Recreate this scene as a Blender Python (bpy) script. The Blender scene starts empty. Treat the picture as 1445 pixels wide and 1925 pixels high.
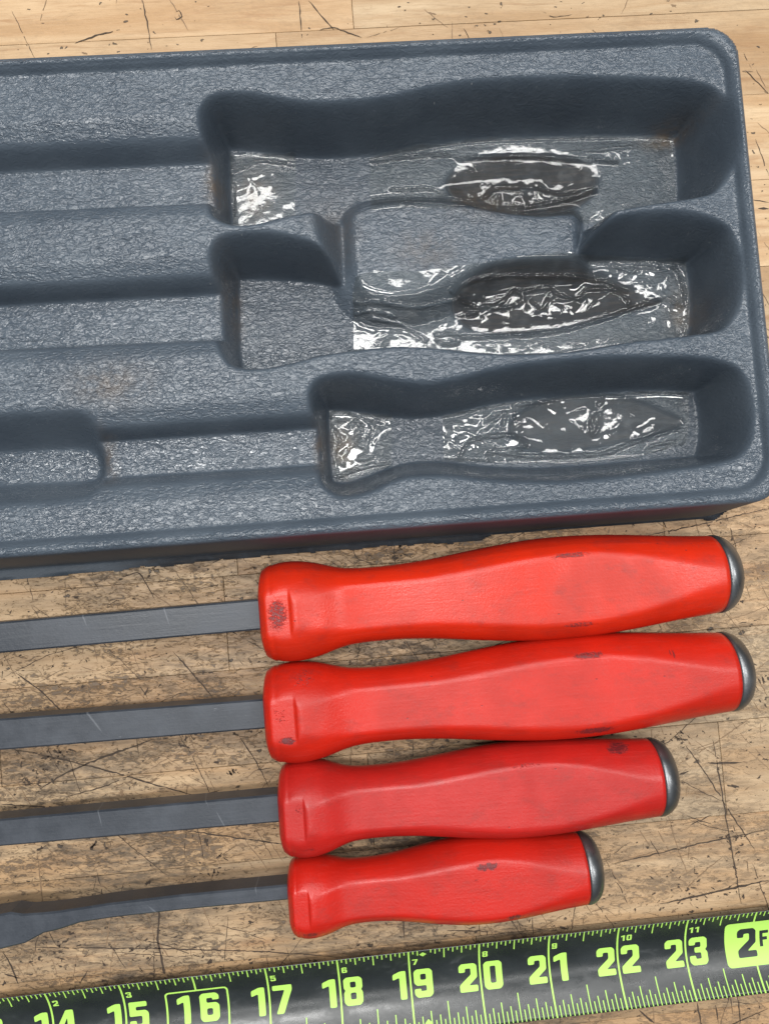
import bpy, bmesh, math, random
import numpy as np
from mathutils import Vector, Matrix

random.seed(7)
rng = np.random.default_rng(7)
IN = 0.0254                      # everything is written in inches and built in metres
sc = bpy.context.scene

# ------------------------------------------------------------------ camera
FPX, CX, CY = 1446.0, 722.5, 962.5        # focal length and centre, in pixels of the 1445 x 1925 photograph
NADIR = (662.0, 1042.0)                   # where "straight down" falls in the picture
HCAM = 11.27                              # inches above the bench


def camera_axes():
    d = np.array([NADIR[0]-CX, NADIR[1]-CY, FPX]); d /= np.linalg.norm(d)
    X = np.array([1., 0, 0]); X -= X.dot(d)*d; X /= np.linalg.norm(X)
    Z = -d
    Y = np.cross(Z, X)
    return np.array([X, Y, Z])


RC = camera_axes()


def P(px, py, z=0.0):
    """the point of the level plane at height z (inches) seen at pixel px, py of the photograph"""
    r = RC @ np.array([px-CX, py-CY, FPX])
    t = (z-HCAM)/r[2]
    return np.array([r[0]*t, r[1]*t])


cam = bpy.data.cameras.new("camera")
cam_o = bpy.data.objects.new("camera", cam)
sc.collection.objects.link(cam_o)
cx_, cy_, cz_ = RC @ np.array([1, 0, 0.]), RC @ np.array([0, -1., 0]), RC @ np.array([0, 0, -1.])
cam_o.matrix_world = Matrix(((cx_[0], cy_[0], cz_[0], 0), (cx_[1], cy_[1], cz_[1], 0),
                             (cx_[2], cy_[2], cz_[2], HCAM*IN), (0, 0, 0, 1)))
cam.sensor_fit = 'HORIZONTAL'
cam.sensor_width = 36.0
cam.lens = 36.0*FPX/1445.0
cam.clip_start = 0.005
cam.clip_end = 50
sc.camera = cam_o

# ------------------------------------------------------------------ light
world = bpy.data.worlds.new("World")
sc.world = world
world.use_nodes = True
wt = world.node_tree                      # a dim workshop under a pale ceiling
_tc = wt.nodes.new('ShaderNodeTexCoord'); _sp = wt.nodes.new('ShaderNodeSeparateXYZ')
_mr = wt.nodes.new('ShaderNodeMapRange'); _mr.interpolation_type = 'SMOOTHSTEP'
wt.links.new(_tc.outputs['Generated'], _sp.inputs[0]); wt.links.new(_sp.outputs[2], _mr.inputs['Value'])
for _k, _v in (('From Min', 0.15), ('From Max', 0.85), ('To Min', 0.035), ('To Max', 0.42)):
    _mr.inputs[_k].default_value = _v
wt.nodes['Background'].inputs[0].default_value = (0.80, 0.90, 1.0, 1)
wt.links.new(_mr.outputs[0], wt.nodes['Background'].inputs[1])
sc.view_settings.view_transform = 'Standard'
sc.view_settings.look = 'None'
sc.view_settings.exposure = 0.13
sc.view_settings.gamma = 1.0


def ceiling_lamp(x, y, z, sx, sy, radiance, rz=0, color=(1, 0.985, 0.96)):
    l = bpy.data.lights.new("ceiling_lamp", 'AREA')
    l.shape = 'RECTANGLE'
    l.size, l.size_y = sx*IN, sy*IN
    l.energy = radiance*math.pi*sx*sy*IN*IN
    l.color = color
    o = bpy.data.objects.new("ceiling_lamp", l)
    o.location = (x*IN, y*IN, z*IN)
    o.rotation_euler = (0, 0, rz)
    sc.collection.objects.link(o)
    return o


ceiling_lamp(-13, 4.2, 60, 32, 5.0, 38.0)
ceiling_lamp(39, 4.2, 60, 26, 5.0, 38.0)
ceiling_lamp(0, 17.4, 60, 52, 2.2, 26.0)
ceiling_lamp(0, 29.8, 60, 52, 2.6, 22.0)
ceiling_lamp(0, 47, 60, 52, 5, 16.0)
ceiling_lamp(4, -19, 60, 52, 4.0, 12.0)

# ------------------------------------------------------------------ helpers


def link(o, parent=None):
    sc.collection.objects.link(o)
    if parent is not None:
        o.parent = parent
    return o


def tag(o, label=None, cat=None, group=None, kind=None):
    if label: o['label'] = label
    if cat: o['category'] = cat
    if group: o['group'] = group
    if kind: o['kind'] = kind
    return o


def empty(name, x, y, z=0, rz=0):
    o = bpy.data.objects.new(name, None)
    o.empty_display_size = 0.01
    o.location = (x*IN, y*IN, z*IN)
    o.rotation_euler = (0, 0, rz)
    return link(o)


def mesh_obj(name, verts, faces, mat, parent=None, smooth=True):
    """verts in inches"""
    me = bpy.data.meshes.new(name)
    v = np.asarray(verts, dtype=np.float32)*IN
    me.from_pydata(v.tolist(), [], [tuple(int(i) for i in f) for f in faces])
    me.update()
    if smooth:
        me.polygons.foreach_set('use_smooth', [True]*len(me.polygons))
    if mat: me.materials.append(mat)
    return link(bpy.data.objects.new(name, me), parent)


def grid_mesh(name, X, Y, Z, keep, mat, attrs=None):
    """a regular sheet; keep = boolean mask of cells; fast path"""
    ny, nx = Z.shape
    idx = np.arange(ny*nx).reshape(ny, nx)
    a, b, c, d = idx[:-1, :-1][keep], idx[:-1, 1:][keep], idx[1:, 1:][keep], idx[1:, :-1][keep]
    F = np.stack([a, b, c, d], 1)
    used = np.zeros(ny*nx, bool); used[F.ravel()] = True
    re = np.cumsum(used)-1
    F = re[F]
    V = np.stack([X.ravel(), Y.ravel(), Z.ravel()], 1)[used]*IN
    me = bpy.data.meshes.new(name)
    me.vertices.add(len(V)); me.vertices.foreach_set('co', V.astype(np.float32).ravel())
    me.loops.add(F.size); me.loops.foreach_set('vertex_index', F.astype(np.int32).ravel())
    me.polygons.add(len(F))
    me.polygons.foreach_set('loop_start', np.arange(0, F.size, 4, dtype=np.int32))
    me.polygons.foreach_set('use_smooth', np.ones(len(F), bool))
    me.update(calc_edges=True)
    for k, arr in (attrs or {}).items():
        at = me.attributes.new(k, 'FLOAT', 'POINT')
        at.data.foreach_set('value', arr.ravel()[used].astype(np.float32))
    me.materials.append(mat)
    return bpy.data.objects.new(name, me)


def catmull(pts, n=6, closed=False):
    pts = np.asarray(pts, float)
    m = len(pts)
    out = []
    rngk = range(m) if closed else range(m-1)
    for i in rngk:
        if closed:
            p0, p1, p2, p3 = pts[(i-1) % m], pts[i], pts[(i+1) % m], pts[(i+2) % m]
        else:
            p0, p1, p2, p3 = pts[max(i-1, 0)], pts[i], pts[i+1], pts[min(i+2, m-1)]
        for k in range(n):
            t = k/n
            out.append(0.5*((2*p1)+(-p0+p2)*t+(2*p0-5*p1+4*p2-p3)*t*t+(-p0+3*p1-3*p2+p3)*t**3))
    if not closed: out.append(pts[-1])
    return np.array(out)


def poly_sdf(X, Y, poly):
    """signed distance to a closed polygon, negative inside"""
    poly = np.asarray(poly)
    d = np.full(X.shape, 1e9)
    inside = np.zeros(X.shape, bool)
    n = len(poly)
    for i in range(n):
        ax, ay = poly[i]; bx, by = poly[(i+1) % n]
        ex, ey = bx-ax, by-ay
        wx, wy = X-ax, Y-ay
        t = np.clip((wx*ex+wy*ey)/max(ex*ex+ey*ey, 1e-12), 0, 1)
        dx, dy = wx-ex*t, wy-ey*t
        d = np.minimum(d, dx*dx+dy*dy)
        if ay != by:
            c = ((ay > Y) != (by > Y)) & (X < (bx-ax)*(Y-ay)/(by-ay)+ax)
            inside ^= c
    d = np.sqrt(d)
    return np.where(inside, -d, d)


def polyline_dist(X, Y, pts):
    d = np.full(X.shape, 1e9)
    for i in range(len(pts)-1):
        ax, ay = pts[i]; bx, by = pts[i+1]
        ex, ey = bx-ax, by-ay
        wx, wy = X-ax, Y-ay
        t = np.clip((wx*ex+wy*ey)/max(ex*ex+ey*ey, 1e-12), 0, 1)
        d = np.minimum(d, (wx-ex*t)**2+(wy-ey*t)**2)
    return np.sqrt(d)


def gauss(Z, sig):
    r = int(max(1, math.ceil(3*sig)))
    k = np.exp(-0.5*(np.arange(-r, r+1)/sig)**2); k /= k.sum()
    A = np.pad(Z, ((r, r), (0, 0)), mode='edge')
    A = sum(k[i]*A[i:i+Z.shape[0]] for i in range(2*r+1))
    A = np.pad(A, ((0, 0), (r, r)), mode='edge')
    return sum(k[i]*A[:, i:i+Z.shape[1]] for i in range(2*r+1))


def vnoise(X, Y, scale, seed=0):
    """smooth value noise in -1..1"""
    r = np.random.default_rng(seed)
    T = r.uniform(-1, 1, (256, 256))
    x, y = X*scale+100, Y*scale+100
    xi, yi = np.floor(x).astype(int), np.floor(y).astype(int)
    fx, fy = x-xi, y-yi
    fx = fx*fx*(3-2*fx); fy = fy*fy*(3-2*fy)
    g = lambda a, b: T[a % 256, b % 256]
    return (g(xi, yi)*(1-fx)+g(xi+1, yi)*fx)*(1-fy)+(g(xi, yi+1)*(1-fx)+g(xi+1, yi+1)*fx)*fy


def sstep(a, b, x):
    t = np.clip((x-a)/(b-a), 0, 1)
    return t*t*(3-2*t)

# ------------------------------------------------------------------ node helper


class NT:
    def __init__(self, name):
        self.mat = bpy.data.materials.new(name)
        self.mat.use_nodes = True
        self.t = self.mat.node_tree
        self.t.nodes.clear()
        self.out = self.t.nodes.new('ShaderNodeOutputMaterial')

    def n(self, typ, **kw):
        nd = self.t.nodes.new(typ)
        for k, v in kw.items(): setattr(nd, k, v)
        return nd

    def put(self, sock, v):
        if isinstance(v, bpy.types.NodeSocket): self.t.links.new(v, sock)
        elif isinstance(v, (tuple, list)) and len(v) == 3 and sock.type == 'RGBA': sock.default_value = (*v, 1)
        else: sock.default_value = v

    def m(self, op, a, b=0.0, c=0.0, clamp=False):
        nd = self.n('ShaderNodeMath', operation=op, use_clamp=clamp)
        for i, v in enumerate((a, b, c)): self.put(nd.inputs[i], v)
        return nd.outputs[0]

    def vm(self, op, a, b=(0, 0, 0)):
        nd = self.n('ShaderNodeVectorMath', operation=op)
        self.put(nd.inputs[0], a)
        self.put(nd.inputs[1], b)
        return nd.outputs['Value'] if op in ('DOT_PRODUCT', 'LENGTH', 'DISTANCE') else nd.outputs[0]

    def ramp(self, x, a, b, lo=0.0, hi=1.0):
        nd = self.n('ShaderNodeMapRange', interpolation_type='SMOOTHSTEP')
        for k, v in (('Value', x), ('From Min', a), ('From Max', b), ('To Min', lo), ('To Max', hi)):
            self.put(nd.inputs[k], v)
        return nd.outputs[0]

    def mix(self, f, a, b, mode='MIX'):
        nd = self.n('ShaderNodeMix', data_type='RGBA', blend_type=mode)
        self.put(nd.inputs[0], f); self.put(nd.inputs[6], a); self.put(nd.inputs[7], b)
        return nd.outputs[2]

    def noise(self, vec, scale, detail=2.0, rough=0.5, dist=0.0, col=False):
        nd = self.n('ShaderNodeTexNoise')
        for k, v in (('Vector', vec), ('Scale', scale), ('Detail', detail), ('Roughness', rough), ('Distortion', dist)):
            self.put(nd.inputs[k], v)
        return nd.outputs['Color' if col else 'Fac']

    def voro(self, vec, scale, feature='F1', out='Distance', rand=1.0):
        nd = self.n('ShaderNodeTexVoronoi', feature=feature)
        self.put(nd.inputs['Vector'], vec); self.put(nd.inputs['Scale'], scale)
        self.put(nd.inputs['Randomness'], rand)
        return nd.outputs[out]

    def map(self, vec, scale=(1, 1, 1), rot=(0, 0, 0), loc=(0, 0, 0)):
        nd = self.n('ShaderNodeMapping')
        self.put(nd.inputs['Vector'], vec)
        nd.inputs['Scale'].default_value = scale
        nd.inputs['Rotation'].default_value = rot
        nd.inputs['Location'].default_value = loc
        return nd.outputs[0]

    def inches(self, which='Object'):
        if which == 'World':
            v = self.n('ShaderNodeNewGeometry').outputs['Position']
        else:
            v = self.n('ShaderNodeTexCoord').outputs['Object']
        return self.map(v, (1/IN,)*3)

    def sep(self, v):
        nd = self.n('ShaderNodeSeparateXYZ'); self.put(nd.inputs[0], v); return nd.outputs

    def comb(self, x, y, z=0.0):
        nd = self.n('ShaderNodeCombineXYZ')
        for i, v in enumerate((x, y, z)): self.put(nd.inputs[i], v)
        return nd.outputs[0]

    def bump(self, h, dist_in, strength=1.0, normal=None):
        nd = self.n('ShaderNodeBump')
        self.put(nd.inputs['Height'], h); self.put(nd.inputs['Distance'], dist_in*IN)
        self.put(nd.inputs['Strength'], strength)
        if normal is not None: self.put(nd.inputs['Normal'], normal)
        return nd.outputs[0]

    def principled(self, color, rough=0.5, metal=0.0, normal=None, spec=0.5, **kw):
        nd = self.n('ShaderNodeBsdfPrincipled')
        self.put(nd.inputs['Base Color'], color); self.put(nd.inputs['Roughness'], rough)
        self.put(nd.inputs['Metallic'], metal); self.put(nd.inputs['Specular IOR Level'], spec)
        if normal is not None: self.put(nd.inputs['Normal'], normal)
        for k, v in kw.items(): self.put(nd.inputs[k.replace('_', ' ')], v)
        self.t.links.new(nd.outputs[0], self.out.inputs[0])
        return nd

    def scratches(self, vec, angle, spacing, length, width, density, seed):
        """straight finite scratches: rows of random segments, 0..1"""
        v = self.map(vec, (1, 1, 1), (0, 0, angle), (seed*3.7, seed*1.3, 0))
        w = self.noise(v, 0.35, 1.0)
        s = self.sep(v)
        y = self.m('ADD', s[1], self.m('MULTIPLY', self.m('SUBTRACT', w, 0.5), spacing*2.5))
        yr = self.m('DIVIDE', y, spacing)
        row = self.m('FLOOR', yr)
        wn = self.n('ShaderNodeTexWhiteNoise', noise_dimensions='1D'); self.put(wn.inputs['W'], row)
        r1 = wn.outputs['Value']
        xr = self.m('ADD', self.m('DIVIDE', s[0], length), self.m('MULTIPLY', r1, 17.0))
        cell = self.m('FLOOR', xr)
        wn2 = self.n('ShaderNodeTexWhiteNoise', noise_dimensions='3D')
        self.put(wn2.inputs['Vector'], self.comb(row, cell, seed))
        cs = self.sep(wn2.outputs['Color'])
        slant = self.m('MULTIPLY', self.m('SUBTRACT', cs[2], 0.5), 0.55)
        fx = self.m('SUBTRACT', self.m('FRACT', xr), 0.5)
        fy = self.m('SUBTRACT', self.m('FRACT', yr), 0.5)
        off = self.m('ADD', self.m('MULTIPLY', slant, fx), self.m('MULTIPLY', self.m('SUBTRACT', cs[1], 0.5), 0.35))
        dy = self.m('ABSOLUTE', self.m('SUBTRACT', fy, off))
        endf = self.ramp(self.m('ABSOLUTE', fx), 0.2, 0.5, 1.0, 0.0)
        wd = self.m('MULTIPLY', width/spacing, self.m('ADD', 0.3, endf))
        line = self.m('SUBTRACT', 1.0, self.m('DIVIDE', dy, wd), clamp=True)
        on = self.m('LESS_THAN', cs[0], density)
        return self.m('MULTIPLY', self.m('MULTIPLY', line, on), endf)

    def segment(self, vec, a, b, width):
        """one straight cut from a to b (world inches)"""
        a = np.array(a, float); b = np.array(b, float)
        L = np.linalg.norm(b-a); ang = math.atan2(b[1]-a[1], b[0]-a[0])
        wob = self.m('MULTIPLY', self.m('SUBTRACT', self.noise(vec, 0.9, 2.0), 0.5), 0.12)
        v = self.vm('SUBTRACT', vec, (float(a[0]), float(a[1]), 0.0))
        x = self.vm('DOT_PRODUCT', v, (math.cos(ang), math.sin(ang), 0))
        y = self.m('ADD', self.vm('DOT_PRODUCT', v, (-math.sin(ang), math.cos(ang), 0)), wob)
        t = self.m('DIVIDE', x, L)
        e = self.m('MULTIPLY', self.ramp(t, -0.02, 0.1), self.ramp(t, 0.85, 1.02, 1.0, 0.0))
        return self.m('MULTIPLY', self.m('SUBTRACT', 1.0, self.m('DIVIDE', self.m('ABSOLUTE', y), width), clamp=True), e)


# ------------------------------------------------------------------ materials
def wood_material():
    T = NT('maple_stave')
    o = T.inches('Object')
    w = T.inches('World')
    oi = T.n('ShaderNodeObjectInfo')
    rnd = oi.outputs['Random']
    tone = oi.outputs['Color']
    offs = T.comb(T.m('MULTIPLY', rnd, 91.0), T.m('MULTIPLY', rnd, 47.0), T.m('MULTIPLY', rnd, 13.0))
    g = T.vm('ADD', o, offs)
    gs = T.map(g, (0.35, 4.0, 1.0))
    grain = T.noise(gs, 2.2, 5.0, 0.62, 0.6)
    fig = T.noise(T.map(g, (0.16, 1.5, 1.0)), 1.3, 3.0, 0.5, 1.2)
    fine = T.noise(T.map(g, (1.2, 22.0, 1.0)), 3.0, 3.0, 0.6)
    base = T.mix(T.ramp(fig, 0.3, 0.7), (0.56, 0.41, 0.25), (0.42, 0.265, 0.135))
    base = T.mix(T.ramp(grain, 0.5, 0.8), base, (0.35, 0.20, 0.095))
    base = T.mix(T.m('MULTIPLY', T.ramp(fine, 0.45, 0.75), 0.35), base, (0.33, 0.21, 0.11))
    base = T.mix(1.0, base, tone, 'MULTIPLY')
    # ground-in dirt: large soft patches, heavier in front of the tray
    ws = T.sep(w)
    reg = T.ramp(ws[1], 2.2, 0.4)                      # used middle of the bench is dirtier
    reg = T.m('MULTIPLY', reg, T.ramp(ws[0], 2.0, 5.5, 1.0, 0.55))
    big = T.noise(T.map(w, (0.55, 1.0, 1.0), (0, 0, -0.08)), 0.55, 4.0, 0.6, 0.4)
    streak = T.noise(T.map(w, (0.5, 2.0, 1.0), (0, 0, -0.08)), 4.2, 8.0, 0.78, 0.25)
    dirt = T.m('MULTIPLY', T.ramp(big, 0.30, 0.60), T.ramp(streak, 0.34, 0.64))
    dirt = T.m('MULTIPLY', dirt, T.m('ADD', 0.15, T.m('MULTIPLY', reg, 0.85)), clamp=True)
    base = T.mix(dirt, base, (0.075, 0.053, 0.036))
    # grey film
    film = T.m('MULTIPLY', T.m('ADD', 0.0, T.m('MULTIPLY', reg, 0.30)), T.ramp(T.noise(w, 0.8, 3.0), 0.25, 0.7))
    base = T.mix(film, base, (0.215, 0.165, 0.108))
    # flakes: torn dark fibres
    fl = T.noise(T.map(w, (1.0, 2.4, 1.0), (0, 0, -0.1)), 7.5, 6.0, 0.78, 1.0)
    zone = T.noise(T.map(w, (0.5, 1.3, 1.0), (0, 0, -0.08), (5, 2, 0)), 1.1, 3.0, 0.6)
    flk = T.m('MULTIPLY', T.ramp(T.m('ADD', fl, T.m('MULTIPLY', T.m('SUBTRACT', zone, 0.5), 0.45)), 0.52, 0.62), 1.0)
    flk = T.m('MULTIPLY', flk, T.m('ADD', 0.10, T.m('MULTIPLY', reg, 0.68)))
    base = T.mix(flk, base, (0.075, 0.055, 0.04))
    # specks and nicks
    vec2 = T.n('ShaderNodeVectorMath', operation='SCALE')
    T.put(vec2.inputs[0], T.vm('SUBTRACT', T.noise(w, 7.0, 3.0, 0.6, col=True), (0.5, 0.5, 0.5)))
    vec2.inputs['Scale'].default_value = 0.17
    wdis = T.vm('ADD', w, vec2.outputs[0])
    sp = None
    for (sc_, th, ar, dens, ang) in ((2.1, 0.10, 2.0, 0.45, -0.2), (3.6, 0.13, 1.6, 0.4, 0.7), (6.5, 0.15, 1.8, 0.35, -0.5)):
        vv = T.map(wdis, (1, ar, 1), (0, 0, ang))
        d = T.voro(vv, sc_)
        pick = T.sep(T.voro(vv, sc_, out='Color'))[0]
        sz = T.m('MULTIPLY', T.ramp(pick, 1-dens, 1.0), th)
        s1 = T.ramp(T.m('SUBTRACT', d, sz), -0.02, 0.02, 1.0, 0.0)
        s1 = T.m('MULTIPLY', s1, T.m('GREATER_THAN', pick, 1-dens))
        sp = s1 if sp is None else T.m('MAXIMUM', sp, s1)
    dark = sp
    base = T.mix(T.m('MULTIPLY', dark, 0.85), base, (0.035, 0.028, 0.024))
    h = T.m('SUBTRACT', T.m('MULTIPLY', T.m('ADD', grain, fine), 0.35), T.m('MULTIPLY', dark, 1.0))
    h = T.m('SUBTRACT', h, T.m('MULTIPLY', flk, 0.3))
    nrm = T.bump(h, 0.012, 1.0)
    T.principled(base, T.ramp(streak, 0.3, 0.7, 0.38, 0.6), normal=nrm, spec=0.4)
    return T.mat


def tray_material():
    T = NT('grained_grey_plastic')
    o = T.inches('Object')
    att = lambda k: T.n('ShaderNodeAttribute', attribute_name=k).outputs['Fac']
    dirt, brown, slick = att('dirt'), att('brown'), att('slick')
    nz = T.sep(T.n('ShaderNodeNewGeometry').outputs['Normal'])[2]
    # leathery vacuum-form grain: wrinkles that run along the tray
    ds = T.n('ShaderNodeVectorMath', operation='SCALE')
    T.put(ds.inputs[0], T.vm('SUBTRACT', T.noise(o, 8.0, 3.0, 0.6, col=True), (0.5, 0.5, 0.5)))
    ds.inputs['Scale'].default_value = 0.10
    od = T.vm('ADD', o, ds.outputs[0])
    v1 = T.map(od, (8.0, 23.0, 9.0))
    n1 = T.noise(v1, 1.0, 1.5, 0.5, 0.5)
    ridge = T.m('ABSOLUTE', T.m('SUBTRACT', n1, 0.5))
    ridge = T.ramp(ridge, 0.0, 0.17)
    v2 = T.map(od, (14.0, 34.0, 14.0), (0, 0, 0.15))
    n2 = T.noise(v2, 1.0, 1.0, 0.5, 0.3)
    h = T.m('SUBTRACT', T.m('MULTIPLY', n2, 0.55), T.m('MULTIPLY', ridge, 0.75))
    amp = T.m('MULTIPLY', T.ramp(nz, 0.70, 0.96, 0.25, 1.0), T.m('SUBTRACT', 1.0, T.m('MULTIPLY', slick, 0.85)))
    nrm = T.bump(T.m('MULTIPLY', h, amp), 0.0108, 1.0)
    var = T.noise(o, 1.1, 4.0, 0.6)
    base = T.mix(T.ramp(var, 0.3, 0.7), (0.058, 0.074, 0.094), (0.077, 0.096, 0.118))
    blot = T.noise(o, 6.0, 4.0, 0.7)
    base = T.mix(T.m('MULTIPLY', dirt, T.ramp(blot, 0.15, 0.6, 0.6, 1.0)), base, (0.012, 0.011, 0.012))
    base = T.mix(T.m('MULTIPLY', brown, T.ramp(blot, 0.25, 0.65)), base, (0.11, 0.08, 0.055))
    # scattered pale dust
    dst = T.voro(T.map(o, (1, 1, 0.2)), 9.0)
    pk = T.sep(T.voro(T.map(o, (1, 1, 0.2)), 9.0, out='Color'))[1]
    dust = T.m('MULTIPLY', T.ramp(dst, 0.04, 0.09, 1.0, 0.0), T.m('GREATER_THAN', pk, 0.93))
    base = T.mix(T.m('MULTIPLY', dust, 0.5), base, (0.35, 0.35, 0.34))
    rough = T.m('SUBTRACT', T.ramp(var, 0.3, 0.7, 0.23, 0.29), T.m('MULTIPLY', att('gloss'), 0.10))
    rough = T.m('ADD', rough, T.m('MULTIPLY', T.m('MULTIPLY', slick, dirt), 0.35))
    fib = T.noise(T.map(o, (1.2, 16, 1.2)), 1.5, 5.0, 0.7)
    base = T.mix(T.m('MULTIPLY', T.m('MULTIPLY', slick, dirt), T.ramp(fib, 0.45, 0.7, 0.0, 0.6)), base, (0.055, 0.045, 0.038))
    T.principled(base, rough, normal=nrm, spec=T.m('SUBTRACT', 0.5, T.m('MULTIPLY', T.m('MULTIPLY', slick, dirt), 0.42), clamp=True))
    return T.mat


def film_material():
    T = NT('clear_tape_film')
    o = T.inches('Object')
    att = lambda k: T.n('ShaderNodeAttribute', attribute_name=k).outputs['Fac']
    loose = att('loose')
    n1 = T.noise(o, 2.3, 0.5, 0.4, 1.2)
    n2 = T.noise(o, 9.0, 1.0, 0.5, 0.8)
    wr = T.m('ADD', T.m('MULTIPLY', n1, T.m('ADD', 0.15, T.m('MULTIPLY', loose, 1.9))), T.m('MULTIPLY', n2, T.m('ADD', 0.03, T.m('MULTIPLY', loose, 0.02))))
    nrm = T.bump(wr, 0.030, 1.0)
    gl = T.n('ShaderNodeBsdfGlossy'); T.put(gl.inputs['Roughness'], 0.06); T.put(gl.inputs['Color'], (1, 1, 1)); T.put(gl.inputs['Normal'], nrm)
    tr = T.n('ShaderNodeBsdfTransparent'); T.put(tr.inputs['Color'], (0.90, 0.91, 0.90))
    df = T.n('ShaderNodeBsdfDiffuse'); T.put(df.inputs['Color'], (0.75, 0.77, 0.78)); T.put(df.inputs['Normal'], nrm)
    fr = T.n('ShaderNodeFresnel'); T.put(fr.inputs['IOR'], 1.55); T.put(fr.inputs['Normal'], nrm)
    haze = T.m('ADD', 0.015, T.m('MULTIPLY', T.ramp(T.noise(o, 4.0, 5.0, 0.7), 0.5, 0.8), 0.06))
    m1 = T.n('ShaderNodeMixShader'); T.put(m1.inputs[0], haze)
    T.t.links.new(tr.outputs[0], m1.inputs[1]); T.t.links.new(df.outputs[0], m1.inputs[2])
    m2 = T.n('ShaderNodeMixShader'); T.put(m2.inputs[0], T.m('MULTIPLY', fr.outputs[0], 0.75, clamp=True))
    T.t.links.new(m1.outputs[0], m2.inputs[1]); T.t.links.new(gl.outputs[0], m2.inputs[2])
    T.t.links.new(m2.outputs[0], T.out.inputs[0])
    return T.mat


def handle_material(name, col, seed, marks):
    """col = red of this handle; marks = list of (x, y, rx, ry, amount) dark scuffs on its top, handle inches"""
    T = NT(name)
    o = T.inches('Object')
    oo = T.vm('ADD', o, (seed*7.0, seed*3.0, 0.0))
    streak = T.noise(T.map(oo, (0.8, 26.0, 26.0)), 1.0, 4.0, 0.6)
    mott = T.noise(oo, 1.2, 4.0, 0.6)
    dk = tuple(c*0.80 for c in col)
    base = T.mix(T.ramp(mott, 0.35, 0.7), col, dk)
    base = T.mix(T.m('MULTIPLY', T.ramp(streak, 0.5, 0.85), 0.25), base, tuple(min(1, c*1.1+0.04) for c in col))
    grime = T.m('MULTIPLY', T.ramp(T.noise(T.map(oo, (1, 1.6, 1.6)), 2.4, 6.0, 0.75), 0.48, 0.74), 0.42)
    base = T.mix(grime, base, (0.20, 0.022, 0.018))
    n3 = T.noise(T.map(oo, (1.0, 1.6, 1.6)), 20.0, 6.0, 0.85, 0.3)
    n4 = T.noise(T.map(oo, (3.5, 1.0, 1.0)), 8.0, 4.0, 0.7)
    s = T.sep(o)
    scuff = None
    for (x, y, rx, ry, am, tall) in marks:
        dx = T.m('DIVIDE', T.m('SUBTRACT', s[0], x), rx)
        dy = T.m('DIVIDE', T.m('SUBTRACT', s[1], y), ry)
        r = T.m('SQRT', T.m('ADD', T.m('MULTIPLY', dx, dx), T.m('MULTIPLY', dy, dy)))
        fall = T.ramp(r, 0.25, 1.1, 1.0, 0.0)
        th = T.m('SUBTRACT', 0.76, T.m('MULTIPLY', fall, am+0.04))
        k = T.m('MULTIPLY', T.ramp(T.m('SUBTRACT', n4 if tall else n3, th), -0.02, 0.12), T.m('GREATER_THAN', fall, 0.02))
        k = T.m('MULTIPLY', k, T.m('GREATER_THAN', s[2], 0.05))
        scuff = k if scuff is None else T.m('MAXIMUM', scuff, k)
    # random small nicks
    pk = T.sep(T.voro(T.map(oo, (1, 2.2, 1)), 3.2, out='Color'))[0]
    nick = T.m('MULTIPLY', T.ramp(T.voro(T.map(oo, (1, 2.2, 1)), 3.2), 0.03, 0.07, 1.0, 0.0), T.m('GREATER_THAN', pk, 0.62))
    dark = T.m('MAXIMUM', T.m('MULTIPLY', scuff, 0.80), T.m('MULTIPLY', nick, 0.7))
    base = T.mix(dark, base, (0.055, 0.018, 0.022))
    h = T.m('ADD', T.m('MULTIPLY', streak, 0.6), T.m('MULTIPLY', T.noise(oo, 30.0, 3.0, 0.6), 0.9))
    h = T.m('SUBTRACT', h, T.m('MULTIPLY', dark, 0.8))
    nrm = T.bump(h, 0.0028, 1.0)
    T.principled(base, T.ramp(mott, 0.3, 0.7, 0.28, 0.40), normal=nrm, spec=0.36,
                 Subsurface_Weight=0.06, Subsurface_Radius=(0.003, 0.0006, 0.0004))
    return T.mat


def steel_material(name, col, rough, metal=0.9, spec=0.5):
    T = NT(name)
    o = T.inches('Object')
    oi = T.n('ShaderNodeObjectInfo').outputs['Random']
    o = T.vm('ADD', o, T.comb(T.m('MULTIPLY', oi, 37.0), T.m('MULTIPLY', oi, 11.0), 0.0))
    n = T.noise(o, 1.6, 5.0, 0.65)
    b = T.noise(T.map(o, (0.6, 14, 14)), 2.0, 4.0, 0.6)
    pits = T.noise(o, 22.0, 3.0, 0.7)
    base = T.mix(T.ramp(n, 0.35, 0.7), col, tuple(min(1, c*1.35+0.01) for c in col))
    base = T.mix(T.m('MULTIPLY', T.ramp(pits, 0.62, 0.75), 0.5), base, tuple(c*0.45 for c in col))
    wr = T.m('MULTIPLY', T.ramp(T.noise(T.map(o, (1, 3, 3)), 3.0, 6.0, 0.8), 0.66, 0.74), 0.45)
    base = T.mix(wr, base, (0.33, 0.35, 0.37))
    scr = T.m('MAXIMUM', T.scratches(o, 1.2, 0.5, 0.5, 0.010, 0.22, 3.0), T.scratches(o, 0.5, 0.4, 0.8, 0.008, 0.15, 5.0))
    base = T.mix(T.m('MULTIPLY', scr, 0.16), base, (0.45, 0.47, 0.5))
    nrm = T.bump(T.m('ADD', b, pits), 0.0016, 1.0)
    T.principled(base, T.ramp(n, 0.3, 0.7, rough, rough+0.12), metal, normal=nrm, spec=spec)
    return T.mat


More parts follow.
